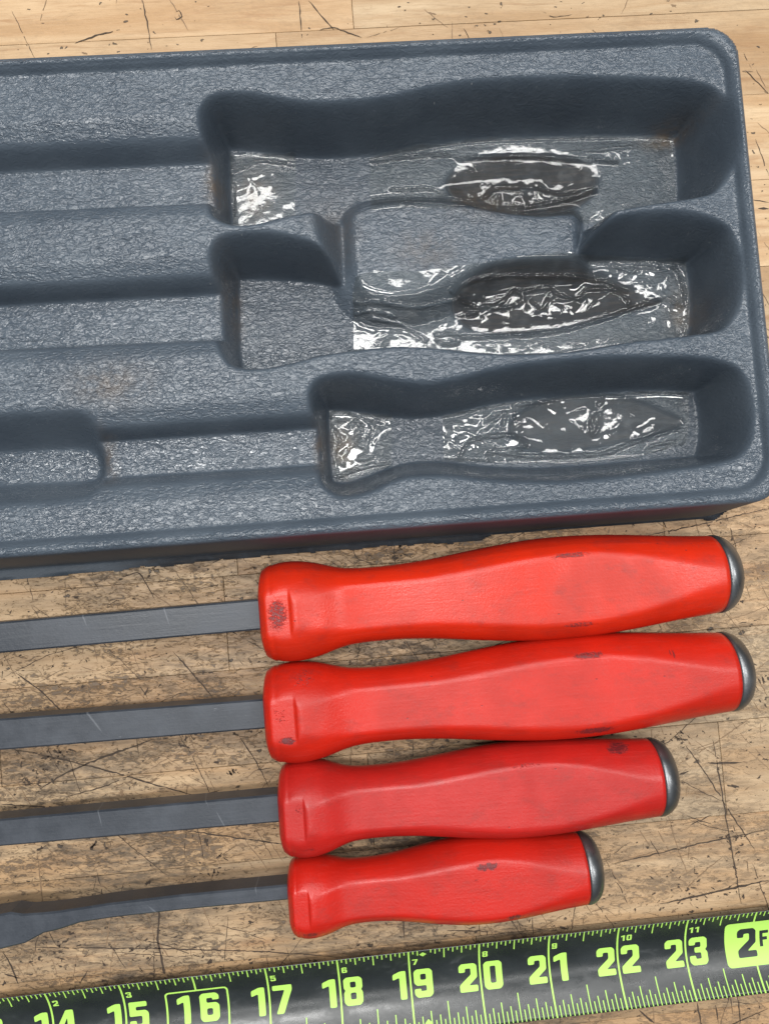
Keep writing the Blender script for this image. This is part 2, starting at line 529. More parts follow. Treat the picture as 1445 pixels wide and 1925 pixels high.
def blade_material():
    T = NT('black_coated_blade')
    o = T.inches('Object')
    n = T.noise(o, 1.5, 4.0, 0.6)
    base = T.mix(T.ramp(n, 0.35, 0.7), (0.012, 0.015, 0.015), (0.020, 0.024, 0.025))
    sm = T.noise(T.map(o, (1, 2, 1)), 2.2, 5.0, 0.7, 0.5)
    dust = T.m('MULTIPLY', T.ramp(sm, 0.58, 0.75), 0.10)
    base = T.mix(dust, base, (0.25, 0.26, 0.27))
    pk = T.sep(T.voro(o, 4.0, out='Color'))[0]
    dots = T.m('MULTIPLY', T.ramp(T.voro(o, 4.0), 0.03, 0.06, 1.0, 0.0), T.m('GREATER_THAN', pk, 0.72))
    base = T.mix(T.m('MULTIPLY', dots, 0.6), base, (0.4, 0.42, 0.42))
    nrm = T.bump(T.noise(o, 14.0, 3.0, 0.6), 0.0012, 1.0)
    T.principled(base, T.ramp(sm, 0.4, 0.7, 0.26, 0.42), normal=nrm, spec=0.6)
    return T.mat


def print_material(name, col):
    T = NT(name)
    o = T.inches('World')
    worn = T.ramp(T.noise(o, 9.0, 5.0, 0.75), 0.66, 0.76)
    base = T.mix(T.m('MULTIPLY', worn, 0.35), col, tuple(c*0.45 for c in col))
    T.principled(base, 0.42, spec=0.5)
    return T.mat


WOOD = wood_material()
TRAY = tray_material()
FILM = film_material()
SHAFT = steel_material('black_oxide_steel', (0.028, 0.033, 0.042), 0.32, 0.0, 0.40)
CAPM = steel_material('worn_grey_steel', (0.15, 0.155, 0.16), 0.30, 0.85)
BLADE = blade_material()
LIME = print_material('lime_print', (0.42, 0.71, 0.125))
INK = print_material('black_print', (0.018, 0.022, 0.022))
Tg = NT('joint_glue'); Tg.principled((0.085, 0.052, 0.028), 0.8); GLUE = Tg.mat

# ------------------------------------------------------------------ the workbench top, stave by stave
BANG = math.radians(4.5)
bench = empty('workbench_top', 0, 0, 0, 0)
tag(bench, 'scratched and stained butcher block bench top of glued maple staves', kind='structure')
org = P(0, 1665, 0)
ux, uy = math.cos(BANG), math.sin(BANG)


def bench_pt(u, v):
    return org[0]+u*ux-v*uy, org[1]+u*uy+v*ux


def box_bm(L, W, H, bev):
    bm = bmesh.new()
    r = bmesh.ops.create_cube(bm, size=1)
    for v in bm.verts:
        v.co.x *= L*IN; v.co.y *= W*IN; v.co.z *= H*IN
        v.co.z -= H*IN/2
    top = [e for e in bm.edges if all(v.co.z > -1e-6 for v in e.verts)]
    bmesh.ops.bevel(bm, geom=top, offset=bev*IN, segments=1, affect='EDGES')
    return bm


slab = box_bm(44, 30, 1.4, 0.02)
me = bpy.data.meshes.new('base_slab'); slab.to_mesh(me); slab.free(); me.materials.append(GLUE)
so = link(bpy.data.objects.new('base_slab', me), bench)
bx, by = bench_pt(7, 5); so.location = (bx*IN, by*IN, -0.05*IN); so.rotation_euler = (0, 0, BANG)
SW = 1.355
tones = {}
for r in range(-5, 12):
    u = -9.0 - random.random()*6
    rr = random.Random(100+r)
    while u < 24:
        L = rr.uniform(4.5, 13.0)
        bm = box_bm(L-0.007, SW-0.005, 0.6, 0.004)
        me = bpy.data.meshes.new('stave'); bm.to_mesh(me); bm.free(); me.materials.append(WOOD)
        o = link(bpy.data.objects.new('stave', me), bench)
        x, y = bench_pt(u+L/2, (r+0.5)*SW)
        o.location = (x*IN, y*IN, (-0.004-rr.random()*0.006)*IN)
        o.rotation_euler = (0, 0, BANG)
        k = rr.uniform(0.78, 1.16); q = rr.uniform(-0.14, 0.06)
        o.color = (min(1.2, k*1.0), k*(0.98+q*0.5), k*(0.96+q), 1)
        u += L


# ------------------------------------------------------------------ cuts, scratches and ink specks on the bench
CUT = NT('cut_line'); CUT.principled((0.055, 0.040, 0.030), 0.7, spec=0.2); CUT = CUT.mat
FAINT = NT('faint_scratch'); FAINT.principled((0.20, 0.13, 0.075), 0.6, spec=0.3); FAINT = FAINT.mat
mv = {0: [], 1: []}; mf = {0: [], 1: []}


def ribbon(pts, wid, k, r, gaps=0.0):
    """a ragged hair-thin mark along pts (world inches)"""
    pts = np.asarray(pts, float)
    L_ = np.concatenate([[0], np.cumsum(np.linalg.norm(np.diff(pts, axis=0), axis=1))])
    n = max(3, int(L_[-1]/0.05))
    s_ = np.linspace(0, L_[-1], n)
    x = np.interp(s_, L_, pts[:, 0]); y = np.interp(s_, L_, pts[:, 1])
    dx = np.gradient(x); dy = np.gradient(y); q = np.hypot(dx, dy)+1e-9
    j = r.normal(0, 0.004, n)
    x = x-dy/q*j; y = y+dx/q*j
    e = np.clip(np.minimum(s_, L_[-1]-s_)/(0.25*L_[-1]+1e-6), 0, 1)**0.6
    w = wid*(0.15+0.85*e)*r.uniform(0.45, 1.2, n)
    z = -0.0015 if k == 0 else -0.0028
    st = len(mv[k])
    for i in range(n):
        nx, ny = -dy[i]/q[i], dx[i]/q[i]
        mv[k].append((x[i]+nx*w[i]/2, y[i]+ny*w[i]/2, z)); mv[k].append((x[i]-nx*w[i]/2, y[i]-ny*w[i]/2, z))
    for i in range(n-1):
        if r.random() < gaps: continue
        a_ = st+2*i
        mf[k].append((a_, a_+1, a_+3, a_+2))


def speck(x, y, rx, ry, ang, k, r):
    n = 14; st = len(mv[k])
    z = -0.0012 if k == 0 else -0.0025
    for i in range(n):
        t = 2*math.pi*i/n; q = r.uniform(0.25, 1.3)
        px, py = math.cos(t)*rx*q, math.sin(t)*ry*q
        mv[k].append((x+px*math.cos(ang)-py*math.sin(ang), y+px*math.sin(ang)+py*math.cos(ang), z))
    mf[k].append(tuple(range(st, st+n)))


rs = np.random.default_rng(42)
traced = [([(0, 1512), (90, 1518), (190, 1526)], .022), ([(30, 1265), (75, 1298), (125, 1345)], .022), ([(30, 1410), (105, 1425), (205, 1450), (300, 1478), (365, 1496)], .024),
          ([(75, 1484), (120, 1455), (190, 1425), (290, 1390)], .028), ([(350, 1562), (450, 1576), (560, 1592)], .020), ([(450, 1385), (480, 1430), (505, 1480)], .018),
          ([(120, 1500), (200, 1478), (250, 1455)], .016), ([(140, 80), (180, 66), (225, 54)], .022), ([(1270, 1375), (1330, 1460), (1380, 1540), (1420, 1600)], .018),
          ([(1150, 1625), (1300, 1590), (1445, 1560)], .018), ([(1340, 1390), (1362, 1520), (1393, 1700)], .020), ([(60, 1782), (300, 1784), (500, 1790), (640, 1800)], .018),
          ([(300, 1700), (296, 1770), (312, 1845)], .034), ([(1165, 1245), (1300, 1270), (1445, 1262)], .02), ([(325, 1225), (360, 1265), (400, 1310)], .022),
          ([(268, 0), (276, 40), (285, 92)], .018), ([(562, 0), (568, 70)], .018), ([(5, 1790), (20, 1815), (35, 1850)], .022), ([(580, 0), (605, 30), (628, 55)], .02),
          ([(600, 55), (628, 50), (680, 70)], .016), ([(1140, 1505), (1250, 1400), (1330, 1330)], .012), ([(1325, 1435), (1395, 1434)], .026), ([(1170, 1420), (1170, 1470)], .012),
          ([(655, 1010), (670, 1050), (700, 1060)], .014), ([(1018, 945), (1018, 1010)], .018), ([(1200, 1010), (1320, 985), (1445, 955)], .018), ([(740, 1000), (742, 1060)], .018),
          ([(1150, 1640), (1180, 1700)], .014), ([(1240, 1700), (1290, 1690), (1445, 1655)], .030), ([(840, 1750), (920, 1752)], .02), ([(1000, 1725), (1002, 1762)], .016),
          ([(758, 1725), (760, 1768)], .02), ([(1400, 130), (1445, 175)], .014), ([(1420, 260), (1445, 330)], .014), ([(1425, 390), (1445, 392)], .05), ([(1412, 375), (1445, 380)], .02),
          ([(1020, 20), (1040, 32), (1075, 26)], .012), ([(330, 22), (338, 18), (342, 30), (332, 38), (328, 30)], .016), ([(230, 1085), (262, 1075), (292, 1128)], .018),
          ([(480, 1090), (515, 1140)], .016), ([(590, 1060), (640, 1068)], .014), ([(255, 1380), (262, 1420)], .012), ([(0, 1830), (40, 1840)], .02), ([(150, 1850), (165, 1825)], .02),
          ([(640, 1340), (700, 1344)], .02), ([(1200, 1900), (1230, 1925)], .03), ([(1345, 1890), (1350, 1925)], .02), ([(1310, 1885), (1318, 1925)], .02), ([(1385, 1870), (1392, 1925)], .018)]
for pts, wd_ in traced:
    ribbon([P(a_, b_) for a_, b_ in pts], wd_, 0, rs, 0.04)


def pdirty(px, py):
    """more marks where the bench is used most"""
    return 0.12 if py < 560 else 1.0


nmark = 0
for i in range(2800):
    px, py = rs.uniform(-250, 1700), rs.uniform(-150, 2100)
    if rs.random() > pdirty(px, py): continue
    x, y = P(px, py)
    fam = rs.random()
    ang = rs.choice([1.50, -1.0, 0.45, -0.5, 0.08, 2.1])+rs.normal(0, 0.16)
    L_ = min(4.0, rs.exponential(0.55)+0.08)
    if rs.random() < 0.45: L_ *= 0.35
    bend = rs.normal(0, 0.05)*L_
    dx, dy = math.cos(ang)*L_/2, math.sin(ang)*L_/2
    k = 0 if rs.random() < 0.28 else 1
    ribbon([(x-dx, y-dy), (x-dy*bend*0.3, y+bend*0.6), (x+dx, y+dy)], rs.uniform(0.006, 0.013) if k == 0 else rs.uniform(0.007, 0.018), k, rs, 0.12)
for i in range(7000):
    px, py = rs.uniform(-250, 1700), rs.uniform(-150, 2100)
    if rs.random() > pdirty(px, py): continue
    x, y = P(px, py)
    s_ = min(0.042, rs.exponential(0.009)+0.004)
    speck(x, y, s_*rs.uniform(1, 2.2), s_*rs.uniform(.5, .9), rs.normal(0.1, 0.7), 0 if rs.random() < 0.6 else 1, rs)
for cxp, cyp, n_, rad in ((105, 1425, 26, .2), (345, 1370, 20, .18), (665, 1530, 0, .1), (435, 1452, 10, .07), (350, 1385, 14, .3), (400, 1640, 16, .25), (285, 1790, 26, .35), (100, 1790, 20, .3),
                          (880, 1770, 26, .35), (450, 1840, 26, .3), (750, 1035, 18, .15), (1380, 1575, 20, .2), (1270, 1390, 14, .15), (1210, 1030, 16, .2), (1300, 1690, 40, .55), (60, 1470, 20, .3)):
    for _ in range(n_):
        x, y = P(cxp, cyp); x += rs.normal(0, rad*.6); y += rs.normal(0, rad*.4)
        speck(x, y, rs.uniform(.01, .05), rs.uniform(.006, .02), rs.normal(0.2, .8), 0, rs)
for k, nm, mt_ in ((0, 'cut_mark', CUT), (1, 'faint_scratch', FAINT)):
    ob = mesh_obj(nm, mv[k], mf[k], mt_, bench, smooth=False)
    ob['kind'] = 'stuff'

# ------------------------------------------------------------------ the tray
ZR, ZP, ZF = 1.55, 1.41, 0.36          # rim, plateau, handle pocket floor
pa, pb = P(0, 1049, ZR), P(1440, 942, ZR)
TANG = math.atan2(pb[1]-pa[1], pb[0]-pa[0])
tu = np.array([math.cos(TANG), math.sin(TANG)]); tv = np.array([-tu[1], tu[0]])
pr = (P(1390, 75, ZR)+P(1433, 520, ZR))/2
T0 = pa + tu*np.dot(pr-pa, tu)         # lower right outer corner


def TP(px, py, z):
    q = P(px, py, z)-T0
    return np.array([q.dot(tu), q.dot(tv)])


def TPL(pts, z):
    return np.array([TP(a, b, z) for a, b in pts])


VT = (TP(0, 107, ZR)[1]+TP(1340, 47, ZR)[1])/2
ULEFT = -15.0
G = 0.018
ug = np.arange(ULEFT-0.4, 0.4, G); vg = np.arange(-0.42, VT+0.4, G)
U, V = np.meshgrid(ug, vg)


def rrect(U, V, u0, v0, u1, v1, r):
    qx = np.abs(U-(u0+u1)/2)-(u1-u0)/2+r
    qy = np.abs(V-(v0+v1)/2)-(v1-v0)/2+r
    return np.hypot(np.maximum(qx, 0), np.maximum(qy, 0))+np.minimum(np.maximum(qx, qy), 0)-r


outer = rrect(U, V, ULEFT, 0, 0, VT, 0.42)
# plateau outline from the groove line
gl_top = TP(0, 145, ZP)[1]; gl_bot = TP(0, 1011, ZP)[1]; gl_bot2 = TP(1068, 947, ZP)[1]; gl_r = TP(1388, 425, ZP)[0]
print('tray', VT, 'groove', gl_top, gl_bot, gl_bot2, gl_r, 'ang', math.degrees(TANG))
plat = rrect(U, V, ULEFT+0.3, (gl_bot+gl_bot2)/2, gl_r, gl_top, 0.45)
Z = ZP+(ZR-ZP)*(0.6*sstep(0.0, 0.10, plat)+0.4*np.clip(plat/0.07, 0, 1))


def pocket(Z, top, floor, zf, seg=(4, 4), zp=ZP, steep=1.0):
    """carve: top outline at plateau level, floor outline at zf (tray inches)"""
    tp = catmull(top, seg[0], True); fp = catmull(floor, seg[1], True)
    lo, hi = tp.min(0)-0.1, tp.max(0)+0.1
    i0, i1 = np.searchsorted(ug, [lo[0], hi[0]]); j0, j1 = np.searchsorted(vg, [lo[1], hi[1]])
    u, v = U[j0:j1, i0:i1], V[j0:j1, i0:i1]
    dt = np.maximum(0, -poly_sdf(u, v, tp)); df = np.maximum(0, poly_sdf(u, v, fp))
    t = np.where(dt > 0, dt/(dt+df+1e-9), 0)
    S = sstep(0, 1, np.clip(t, 0, 1)**steep)
    S = 0.55*S+0.45*np.clip(t, 0, 1)
    zz = zp-(zp-zf)*S
    Z[j0:j1, i0:i1] = np.where(dt > 0, np.minimum(Z[j0:j1, i0:i1], zz), Z[j0:j1, i0:i1])
    return fp


# handle pockets
top1 = TPL([(373, 225), (383, 192), (410, 176), (460, 172), (510, 180), (560, 189), (610, 191), (660, 188), (723, 181), (788, 166),
            (853, 153), (948, 145), (1073, 141), (1198, 145), (1290, 150), (1340, 166), (1367, 195), (1377, 240), (1378, 290), (1368, 325),
            (1350, 346), (1318, 358), (1273, 366), (1223, 375), (1173, 385), (1100, 396), (1000, 398), (900, 392), (800, 376), (720, 366),
            (650, 372), (590, 392), (530, 404), (480, 418), (440, 420), (410, 408), (394, 385), (382, 300)], ZP)
fl1 = TPL([(432, 290), (440, 281), (520, 290), (600, 297), (700, 293), (790, 278), (880, 264), (1000, 258), (1150, 255), (1260, 257), (1268, 266),
           (1272, 330), (1273, 405), (1262, 417), (1150, 432), (1000, 447), (850, 442), (700, 428), (620, 424), (540, 440), (450, 450), (437, 440), (432, 360)], ZF)
top2 = TPL([(393, 500), (397, 462), (416, 444), (450, 435), (500, 434), (548, 443), (600, 463), (650, 490), (700, 503), (780, 500), (850, 480), (920, 455), (1000, 435),
            (1100, 415), (1180, 400), (1240, 394), (1298, 398), (1340, 411), (1372, 436), (1387, 480), (1392, 530), (1388, 570), (1372, 596), (1343, 612), (1272, 622),
            (1185, 631), (1097, 646), (1009, 655), (922, 655), (834, 646), (746, 643), (670, 652), (600, 661), (550, 675), (500, 686), (460, 686),
            (433, 673), (416, 650), (402, 627), (396, 560)], ZP)
fl2 = TPL([(450, 535), (462, 526), (540, 528), (620, 535), (700, 560), (780, 560), (850, 525), (930, 502), (1000, 494), (1150, 489), (1280, 492), (1290, 502),
           (1297, 560), (1293, 640), (1280, 652), (1200, 662), (1100, 678), (1000, 688), (900, 686), (750, 674), (640, 680), (540, 702), (470, 710), (455, 700), (450, 620)], ZF)
top3 = TPL([(581, 752), (588, 722), (612, 707), (665, 700), (722, 709), (793, 720), (851, 713), (922, 696), (1009, 681), (1097, 672), (1185, 670), (1272, 671),
            (1331, 675), (1372, 687), (1401, 710), (1411, 745), (1415, 790), (1410, 830), (1390, 853), (1349, 868), (1272, 881), (1185, 894), (1097, 903),
            (1009, 906), (922, 903), (834, 895), (775, 896), (734, 907), (699, 924), (658, 934), (629, 930), (608, 908), (600, 883), (588, 810)], ZP)
fl3 = TPL([(617, 778), (628, 770), (700, 778), (760, 786), (810, 784), (860, 774), (950, 755), (1100, 740), (1210, 733), (1298, 735), (1305, 745),
           (1313, 800), (1308, 850), (1290, 860), (1185, 868), (1100, 875), (1000, 880), (900, 876), (830, 868), (760, 872), (700, 892), (660, 906), (632, 908), (622, 898), (618, 840)], ZF)
f1 = pocket(Z, top1, fl1, ZF)
f2 = pocket(Z, top2, fl2, ZF)
f3 = pocket(Z, top3, fl3, ZF)
# finger gap between the two upper pockets, with its raised floor block
gapt = TPL([(560, 350), (588, 400), (600, 450), (640, 520), (760, 560), (900, 540), (1040, 500), (1112, 460), (1135, 415), (1160, 385), (1120, 330), (850, 300), (640, 300)], ZP)
gapf = TPL([(645, 340), (645, 400), (648, 480), (660, 600), (760, 620), (1000, 560), (1082, 470), (1082, 410), (1080, 350), (850, 340)], ZF)
pocket(Z, gapt, gapf, ZF)
ZB = 0.62
blk = catmull(TPL([(657, 420), (662, 396), (690, 381), (760, 373), (850, 375), (930, 392), (1010, 402), (1070, 398), (1086, 405), (1086, 482), (1068, 490), (990, 492), (920, 502), (860, 530), (820, 553), (770, 566), (715, 567), (676, 553), (662, 525), (658, 470)], ZB), 4, True)
db = poly_sdf(U, V, blk)
vb = TP(860, 470, ZB)[1]
bw = 0.13+0.24*sstep(vb+0.1, vb-0.45, V)
dbs = db+0.07*sstep(vb+0.1, vb-0.45, V)
Z = np.where(dbs < bw, np.maximum(Z, ZF+(ZB-ZF)*np.clip((bw-dbs)/(bw+0.04), 0, 1)), Z)
# shaft slots and the round-ended blade pocket
ZS = 0.92
L = -60


def band(up0, up1, lo0, lo1, x0, x1, z, ext):
    """four-sided band between two pixel lines, carried on to the left by ext inches"""
    a, b, c, d = TP(x0, up0, z), TP(x1, up1, z), TP(x1, lo1, z), TP(x0, lo0, z)
    e = np.array([-ext, 0])
    pts = [a+e]+[a+(b-a)*k/4 for k in range(5)]+[d+(c-d)*k/4 for k in range(4, -1, -1)]+[d+e]
    return pts


def slot(tp, fp, zf):
    tp = np.array(tp); fp = np.array(fp)
    dt = np.maximum(0, -poly_sdf(U, V, tp)); df = np.maximum(0, poly_sdf(U, V, fp))
    t = np.where(dt > 0, dt/(dt+df+1e-9), 0)
    zz = ZP-(ZP-zf)*(0.5*sstep(0, 1, t)+0.5*t)
    dout = poly_sdf(U, V, tp)                       # broad soft shoulder outside the steep wall
    zz = np.where(dt > 0, zz-0.13, ZP-0.13*np.clip(1-dout/0.24, 0, 1))
    zz = np.where((dt > 0), np.maximum(zz, zf), zz)
    return np.where((dout < 0.24) & (plat < -0.02), np.minimum(Z, zz), Z)


Z = slot(band(268, 250, 384, 366, 0, 400, ZP, 3.0), band(332, 316, 408, 392, 0, 430, ZS, 2.9), ZS)
Z = slot(band(538, 512, 648, 628, 0, 420, ZP, 3.0), band(578, 558, 660, 640, 0, 440, ZS, 2.9), ZS)
Z = slot(band(806+14, 775, 912+14, 884, 0, 610, ZP, 2.0), band(845, 810, 904, 866, 0, 625, ZS, 1.9), ZS)
ptop = TPL([(0, 774), (60, 772), (130, 768), (165, 775), (190, 797), (204, 835), (208, 880), (196, 915), (165, 936), (125, 943), (60, 948), (0, 952)], ZP)
pfl = TPL([(0, 852), (60, 849), (130, 845), (170, 848), (186, 862), (190, 885), (182, 900), (150, 905), (60, 908), (0, 912)], 0.62)
ptop = np.vstack([ptop, [ptop[-1]-[2.8, 0]], [ptop[0]-[2.8, 0]]]); pfl = np.vstack([pfl, [pfl[-1]-[2.6, 0]], [pfl[0]-[2.6, 0]]])
pocket(Z, ptop, pfl, 0.62)
# belly hollows worn into the three pocket floors
Z0 = Z.copy()
hollows = []
for pts, dep in (([(835, 345), (862, 308), (900, 290), (960, 279), (1040, 281), (1100, 300), (1128, 330), (1118, 365), (1080, 392), (1000, 407), (930, 404), (868, 382)], 0.16),
                 ([(846, 575), (870, 535), (920, 508), (990, 497), (1080, 497), (1160, 520), (1220, 550), (1245, 570), (1180, 590), (1080, 612), (960, 628), (880, 618)], 0.17),
                 ([(955, 800), (1000, 757), (1080, 741), (1180, 744), (1255, 770), (1292, 795), (1230, 820), (1150, 838), (1060, 852), (985, 845)], 0.13)):
    hp = catmull(TPL(pts, ZF), 4, True)
    hd = poly_sdf(U, V, hp)
    hollows.append((hp, hd))
    Z -= dep*sstep(0.02, -0.34, hd)*0.55+dep*sstep(0.01, -0.05, hd)*0.45
# soften: tight in the corners, rounder on the shoulders
Za = gauss(Z, 0.018/G); Zb = gauss(Z, 0.045/G)
Z = np.minimum(Za, Zb+0.002)
# outer wall and the trimmed flange
wall = sstep(-0.07, 0.0, outer)*0.035+np.clip(outer/0.125, 0, 1)*(ZR-0.035-0.035)
Z = np.where(outer > -0.08, ZR-wall, Z)
Z = np.where(outer > 0.125, 0.035, Z)
Z += 0.004*vnoise(U, V, 1.3, 3)*(outer < -0.1)
uq = U


def px_u(px): return TP(px, 1040, 0)[0]


lim = np.full(U.shape, 0.15)
bot = (V < 0.3)
left_lip = np.interp(U, [px_u(0)-3, px_u(0), px_u(250), px_u(480), px_u(700), px_u(905), px_u(930), px_u(1318), px_u(1345), px_u(1375), px_u(1390)],
                     [0.30, 0.29, 0.26, 0.22, 0.22, 0.23, 0.15, 0.15, 0.21, 0.20, 0.15])
rag = (left_lip > 0.17)*np.where(U > px_u(210), 1.0, 0.15)
left_lip = left_lip+0.014*vnoise(U, V*0, 3.1, 5)*rag+0.008*vnoise(U, V*0, 9.0, 8)*rag
lim = np.where(bot, left_lip, lim)
flange = (outer > 0.13) & bot
curl = np.where(flange & (lim > 0.17), np.clip((outer-(lim-0.05))/0.05, 0, 1), 0)
Z = Z+curl*0.03*(1+vnoise(U, V*0, 5.0, 11))
cell = (outer < lim)
keep = cell[:-1, :-1] & cell[1:, :-1] & cell[:-1, 1:] & cell[1:, 1:]
# wear masks
dirt = np.zeros(U.shape); brown = np.zeros(U.shape); slick = np.zeros(U.shape)
for i, (hp, hd) in enumerate(hollows):
    dirt = np.maximum(dirt, sstep(0.04, -0.10, hd)*(0.95, 0.9, 0.6)[i])
    slick = np.maximum(slick, sstep(0.02, -0.04, hd))
slick = np.maximum(slick, (outer > -0.01)*0.9)


def blob(px, py, rpx, rpy, z):
    c = TP(px, py, z)
    return np.exp(-(((U-c[0])/(rpx/128.))**2+((V-c[1])/(rpy/128.))**2))


for px, py, rx, ry, z, k in ((205, 722, 62, 34, ZP, 0.55), (1243, 266, 30, 14, ZF, 1.3), (480, 368, 34, 42, ZF, 0.8), (645, 845, 22, 40, ZF, 1.0),
                             (905, 385, 60, 30, ZF, 0.5), (400, 350, 14, 40, ZS, 0.8), (208, 860, 12, 40, ZS, 0.6), (600, 840, 10, 40, ZS, 0.6),
                             (1280, 590, 25, 40, ZF, 0.7), (630, 410, 40, 60, 1.0, 0.35), (800, 470, 60, 40, ZB, 0.35), (430, 560, 14, 60, ZS, 0.5)):
    brown = np.maximum(brown, blob(px, py, rx, ry, z)*k)
dirt = np.where(outer > 0.13, 0.25+0.55*sstep(px_u(170), px_u(330), U), dirt)
gloss = sstep(ZP-0.25, ZP-0.45, Z)*(outer < -0.1)-3.0*(outer > -0.02)
for tpoly in (top1, top2, top3):
    dirt = np.maximum(dirt, 0.22*sstep(0.05, -0.25, poly_sdf(U, V, tpoly)))
tray = empty('tool_tray', T0[0], T0[1], 0, TANG)
tag(tray, 'grey vacuum formed plastic tool tray with three handle shaped pockets and shaft slots', 'tool tray')
shell = grid_mesh('molded_shell', U, V, Z, keep, TRAY, {'dirt': dirt, 'brown': np.clip(brown, 0, 1), 'slick': slick, 'gloss': gloss})
link(shell, tray)

# ------------------------------------------------------------------ clear tape strips in the pockets


def z_at(Zg, u, v):
    fi = np.clip((u-ug[0])/G, 0, len(ug)-2.001); fj = np.clip((v-vg[0])/G, 0, len(vg)-2.001)
    i = fi.astype(int); j = fj.astype(int); a = fi-i; b = fj-j
    return (Zg[j, i]*(1-a)+Zg[j, i+1]*a)*(1-b)+(Zg[j+1, i]*(1-a)+Zg[j+1, i+1]*a)*b


Zsm = gauss(Z0*0.9+Z*0.1, 0.05/G)


def film(label, outline, ridges, loose_px, seed, lift=0.012):
    pl = TPL(outline, ZF)
    c = pl.mean(0)
    lo, hi = pl.min(0)-0.03, pl.max(0)+0.03
    g = 0.011
    uu, vv = np.meshgrid(np.arange(lo[0], hi[0], g), np.arange(lo[1], hi[1], g))
    sd = poly_sdf(uu, vv, pl)+0.008*vnoise(uu, vv, 9, seed)
    lz = np.zeros(uu.shape)
    for (px, py, rx, ry, k) in loose_px:
        q = TP(px, py, ZF)
        lz = np.maximum(lz, k*np.exp(-(((uu-q[0])/(rx/128.))**2+((vv-q[1])/(ry/128.))**2)))
    zz = z_at(Zsm, uu, vv)+lift
    wn = np.abs(vnoise(uu*0.8+vv*0.6+0.2*vnoise(uu, vv, 4, seed+9), vv*0.8-uu*0.6+0.2*vnoise(uu, vv, 3, seed+7), 4.0, seed+1))
    zz += 0.010*lz*(1-wn)**4
    for (pts, hgt, wid) in ridges:
        pp = catmull(TPL(pts, ZF+0.05), 4)
        d = polyline_dist(uu, vv, pp)
        d = d+0.012*vnoise(uu, vv, 14, seed+4)
        zz += hgt*np.exp(-(d/wid)**2)
    zz = np.maximum(zz, z_at(Z, uu, vv)+0.008)
    cell = sd < 0
    kp = cell[:-1, :-1] & cell[1:, :-1] & cell[:-1, 1:] & cell[1:, 1:]
    zb = float(z_at(Z, np.array([c[0]]), np.array([c[1]]))[0])
    w = T0+tu*c[0]+tv*c[1]
    o = grid_mesh('clear_tape_strip', uu-c[0], vv-c[1], zz-zb, kp, FILM, {'loose': lz})
    o.location = (w[0]*IN, w[1]*IN, zb*IN)
    o.rotation_euler = (0, 0, TANG)
    link(o)
    tag(o, label, 'clear tape', 'clear tape strips in the tray pockets')
    return o


R = 0.022
film('short wrinkled clear tape piece at the left end of the top pocket',
     [(432, 292), (470, 288), (556, 292), (555, 440), (450, 445), (438, 430)],
     [([(438, 318), (460, 312), (485, 300), (520, 303), (553, 306)], 0.035, R), ([(440, 345), (438, 400)], 0.02, R)],
     [(480, 340, 40, 30, 0.3)], 21)
film('long loose clear tape strip over the black worn hollow of the top pocket',
     [(694, 296), (790, 276), (900, 262), (1100, 256), (1262, 258), (1270, 360), (1262, 400), (1120, 420), (1000, 420), (880, 405), (694, 410)],
     [([(700, 302), (760, 292), (850, 288), (862, 295), (900, 293), (1000, 291), (1080, 297), (1160, 302)], 0.055, R),
      ([(735, 355), (810, 353), (850, 374), (905, 372), (930, 352), (960, 350), (1005, 352), (1060, 362), (1120, 355)], 0.06, R),
      ([(750, 393), (880, 401), (895, 392), (990, 388), (1060, 374), (1120, 357)], 0.05, R),
      ([(890, 398), (930, 397), (960, 391)], 0.04, R), ([(1075, 283), (1130, 278), (1190, 273)], 0.03, R), ([(1085, 284), (1110, 295), (1160, 303)], 0.03, R)],
     [(930, 370, 110, 22, 1.0), (1180, 280, 60, 20, 0.5)], 31)
film('crumpled clear tape strip filling the middle pocket beside the blank dark floor',
     [(662, 560), (668, 530), (700, 520), (780, 522), (850, 512), (900, 505), (1000, 488), (1150, 486), (1285, 490), (1296, 560), (1290, 640), (1150, 665), (1000, 672), (860, 665), (760, 660), (664, 660)],
     [([(668, 572), (720, 575), (780, 582), (840, 570), (880, 560)], 0.04, R), ([(668, 590), (700, 588), (740, 597)], 0.03, R),
      ([(870, 540), (900, 528), (960, 522), (1050, 522), (1120, 525), (1150, 532), (1180, 560), (1184, 575)], 0.045, R),
      ([(868, 632), (930, 631), (1045, 622), (1130, 600), (1210, 572), (1255, 560), (1285, 575), (1287, 545), (1275, 510), (1265, 500)], 0.05, R),
      ([(820, 628), (850, 626), (862, 640), (838, 646), (822, 640)], 0.04, R), ([(905, 575), (940, 570), (965, 545), (985, 560), (960, 575), (925, 578)], 0.04, R),
      ([(985, 548), (1030, 540), (1050, 552), (1095, 560), (1100, 545), (1130, 540), (1180, 548)], 0.045, R),
      ([(845, 550), (870, 565), (900, 580), (880, 590)], 0.035, R), ([(1000, 565), (1020, 578), (1030, 560)], 0.03, R),
      ([(1150, 494), (1190, 510), (1200, 495), (1240, 498)], 0.03, R), ([(700, 600), (760, 612), (800, 640)], 0.02, R)],
     [(880, 565, 70, 35, 0.75), (1030, 550, 130, 35, 0.6), (1180, 505, 90, 20, 0.7), (740, 600, 80, 40, 0.4), (1260, 550, 40, 50, 0.6)], 41)
film('small crinkled clear tape square at the left end of the bottom pocket',
     [(618, 773), (640, 772), (737, 781), (736, 878), (700, 888), (660, 903), (630, 903), (622, 840)],
     [([(622, 800), (640, 830), (628, 850), (645, 872)], 0.03, R), ([(668, 790), (680, 810), (668, 830), (690, 845), (675, 862), (700, 858)], 0.035, R),
      ([(632, 898), (660, 885), (700, 874), (735, 870)], 0.035, R), ([(660, 775), (700, 800), (690, 830)], 0.02, R)],
     [(680, 830, 55, 50, 1.0)], 51)
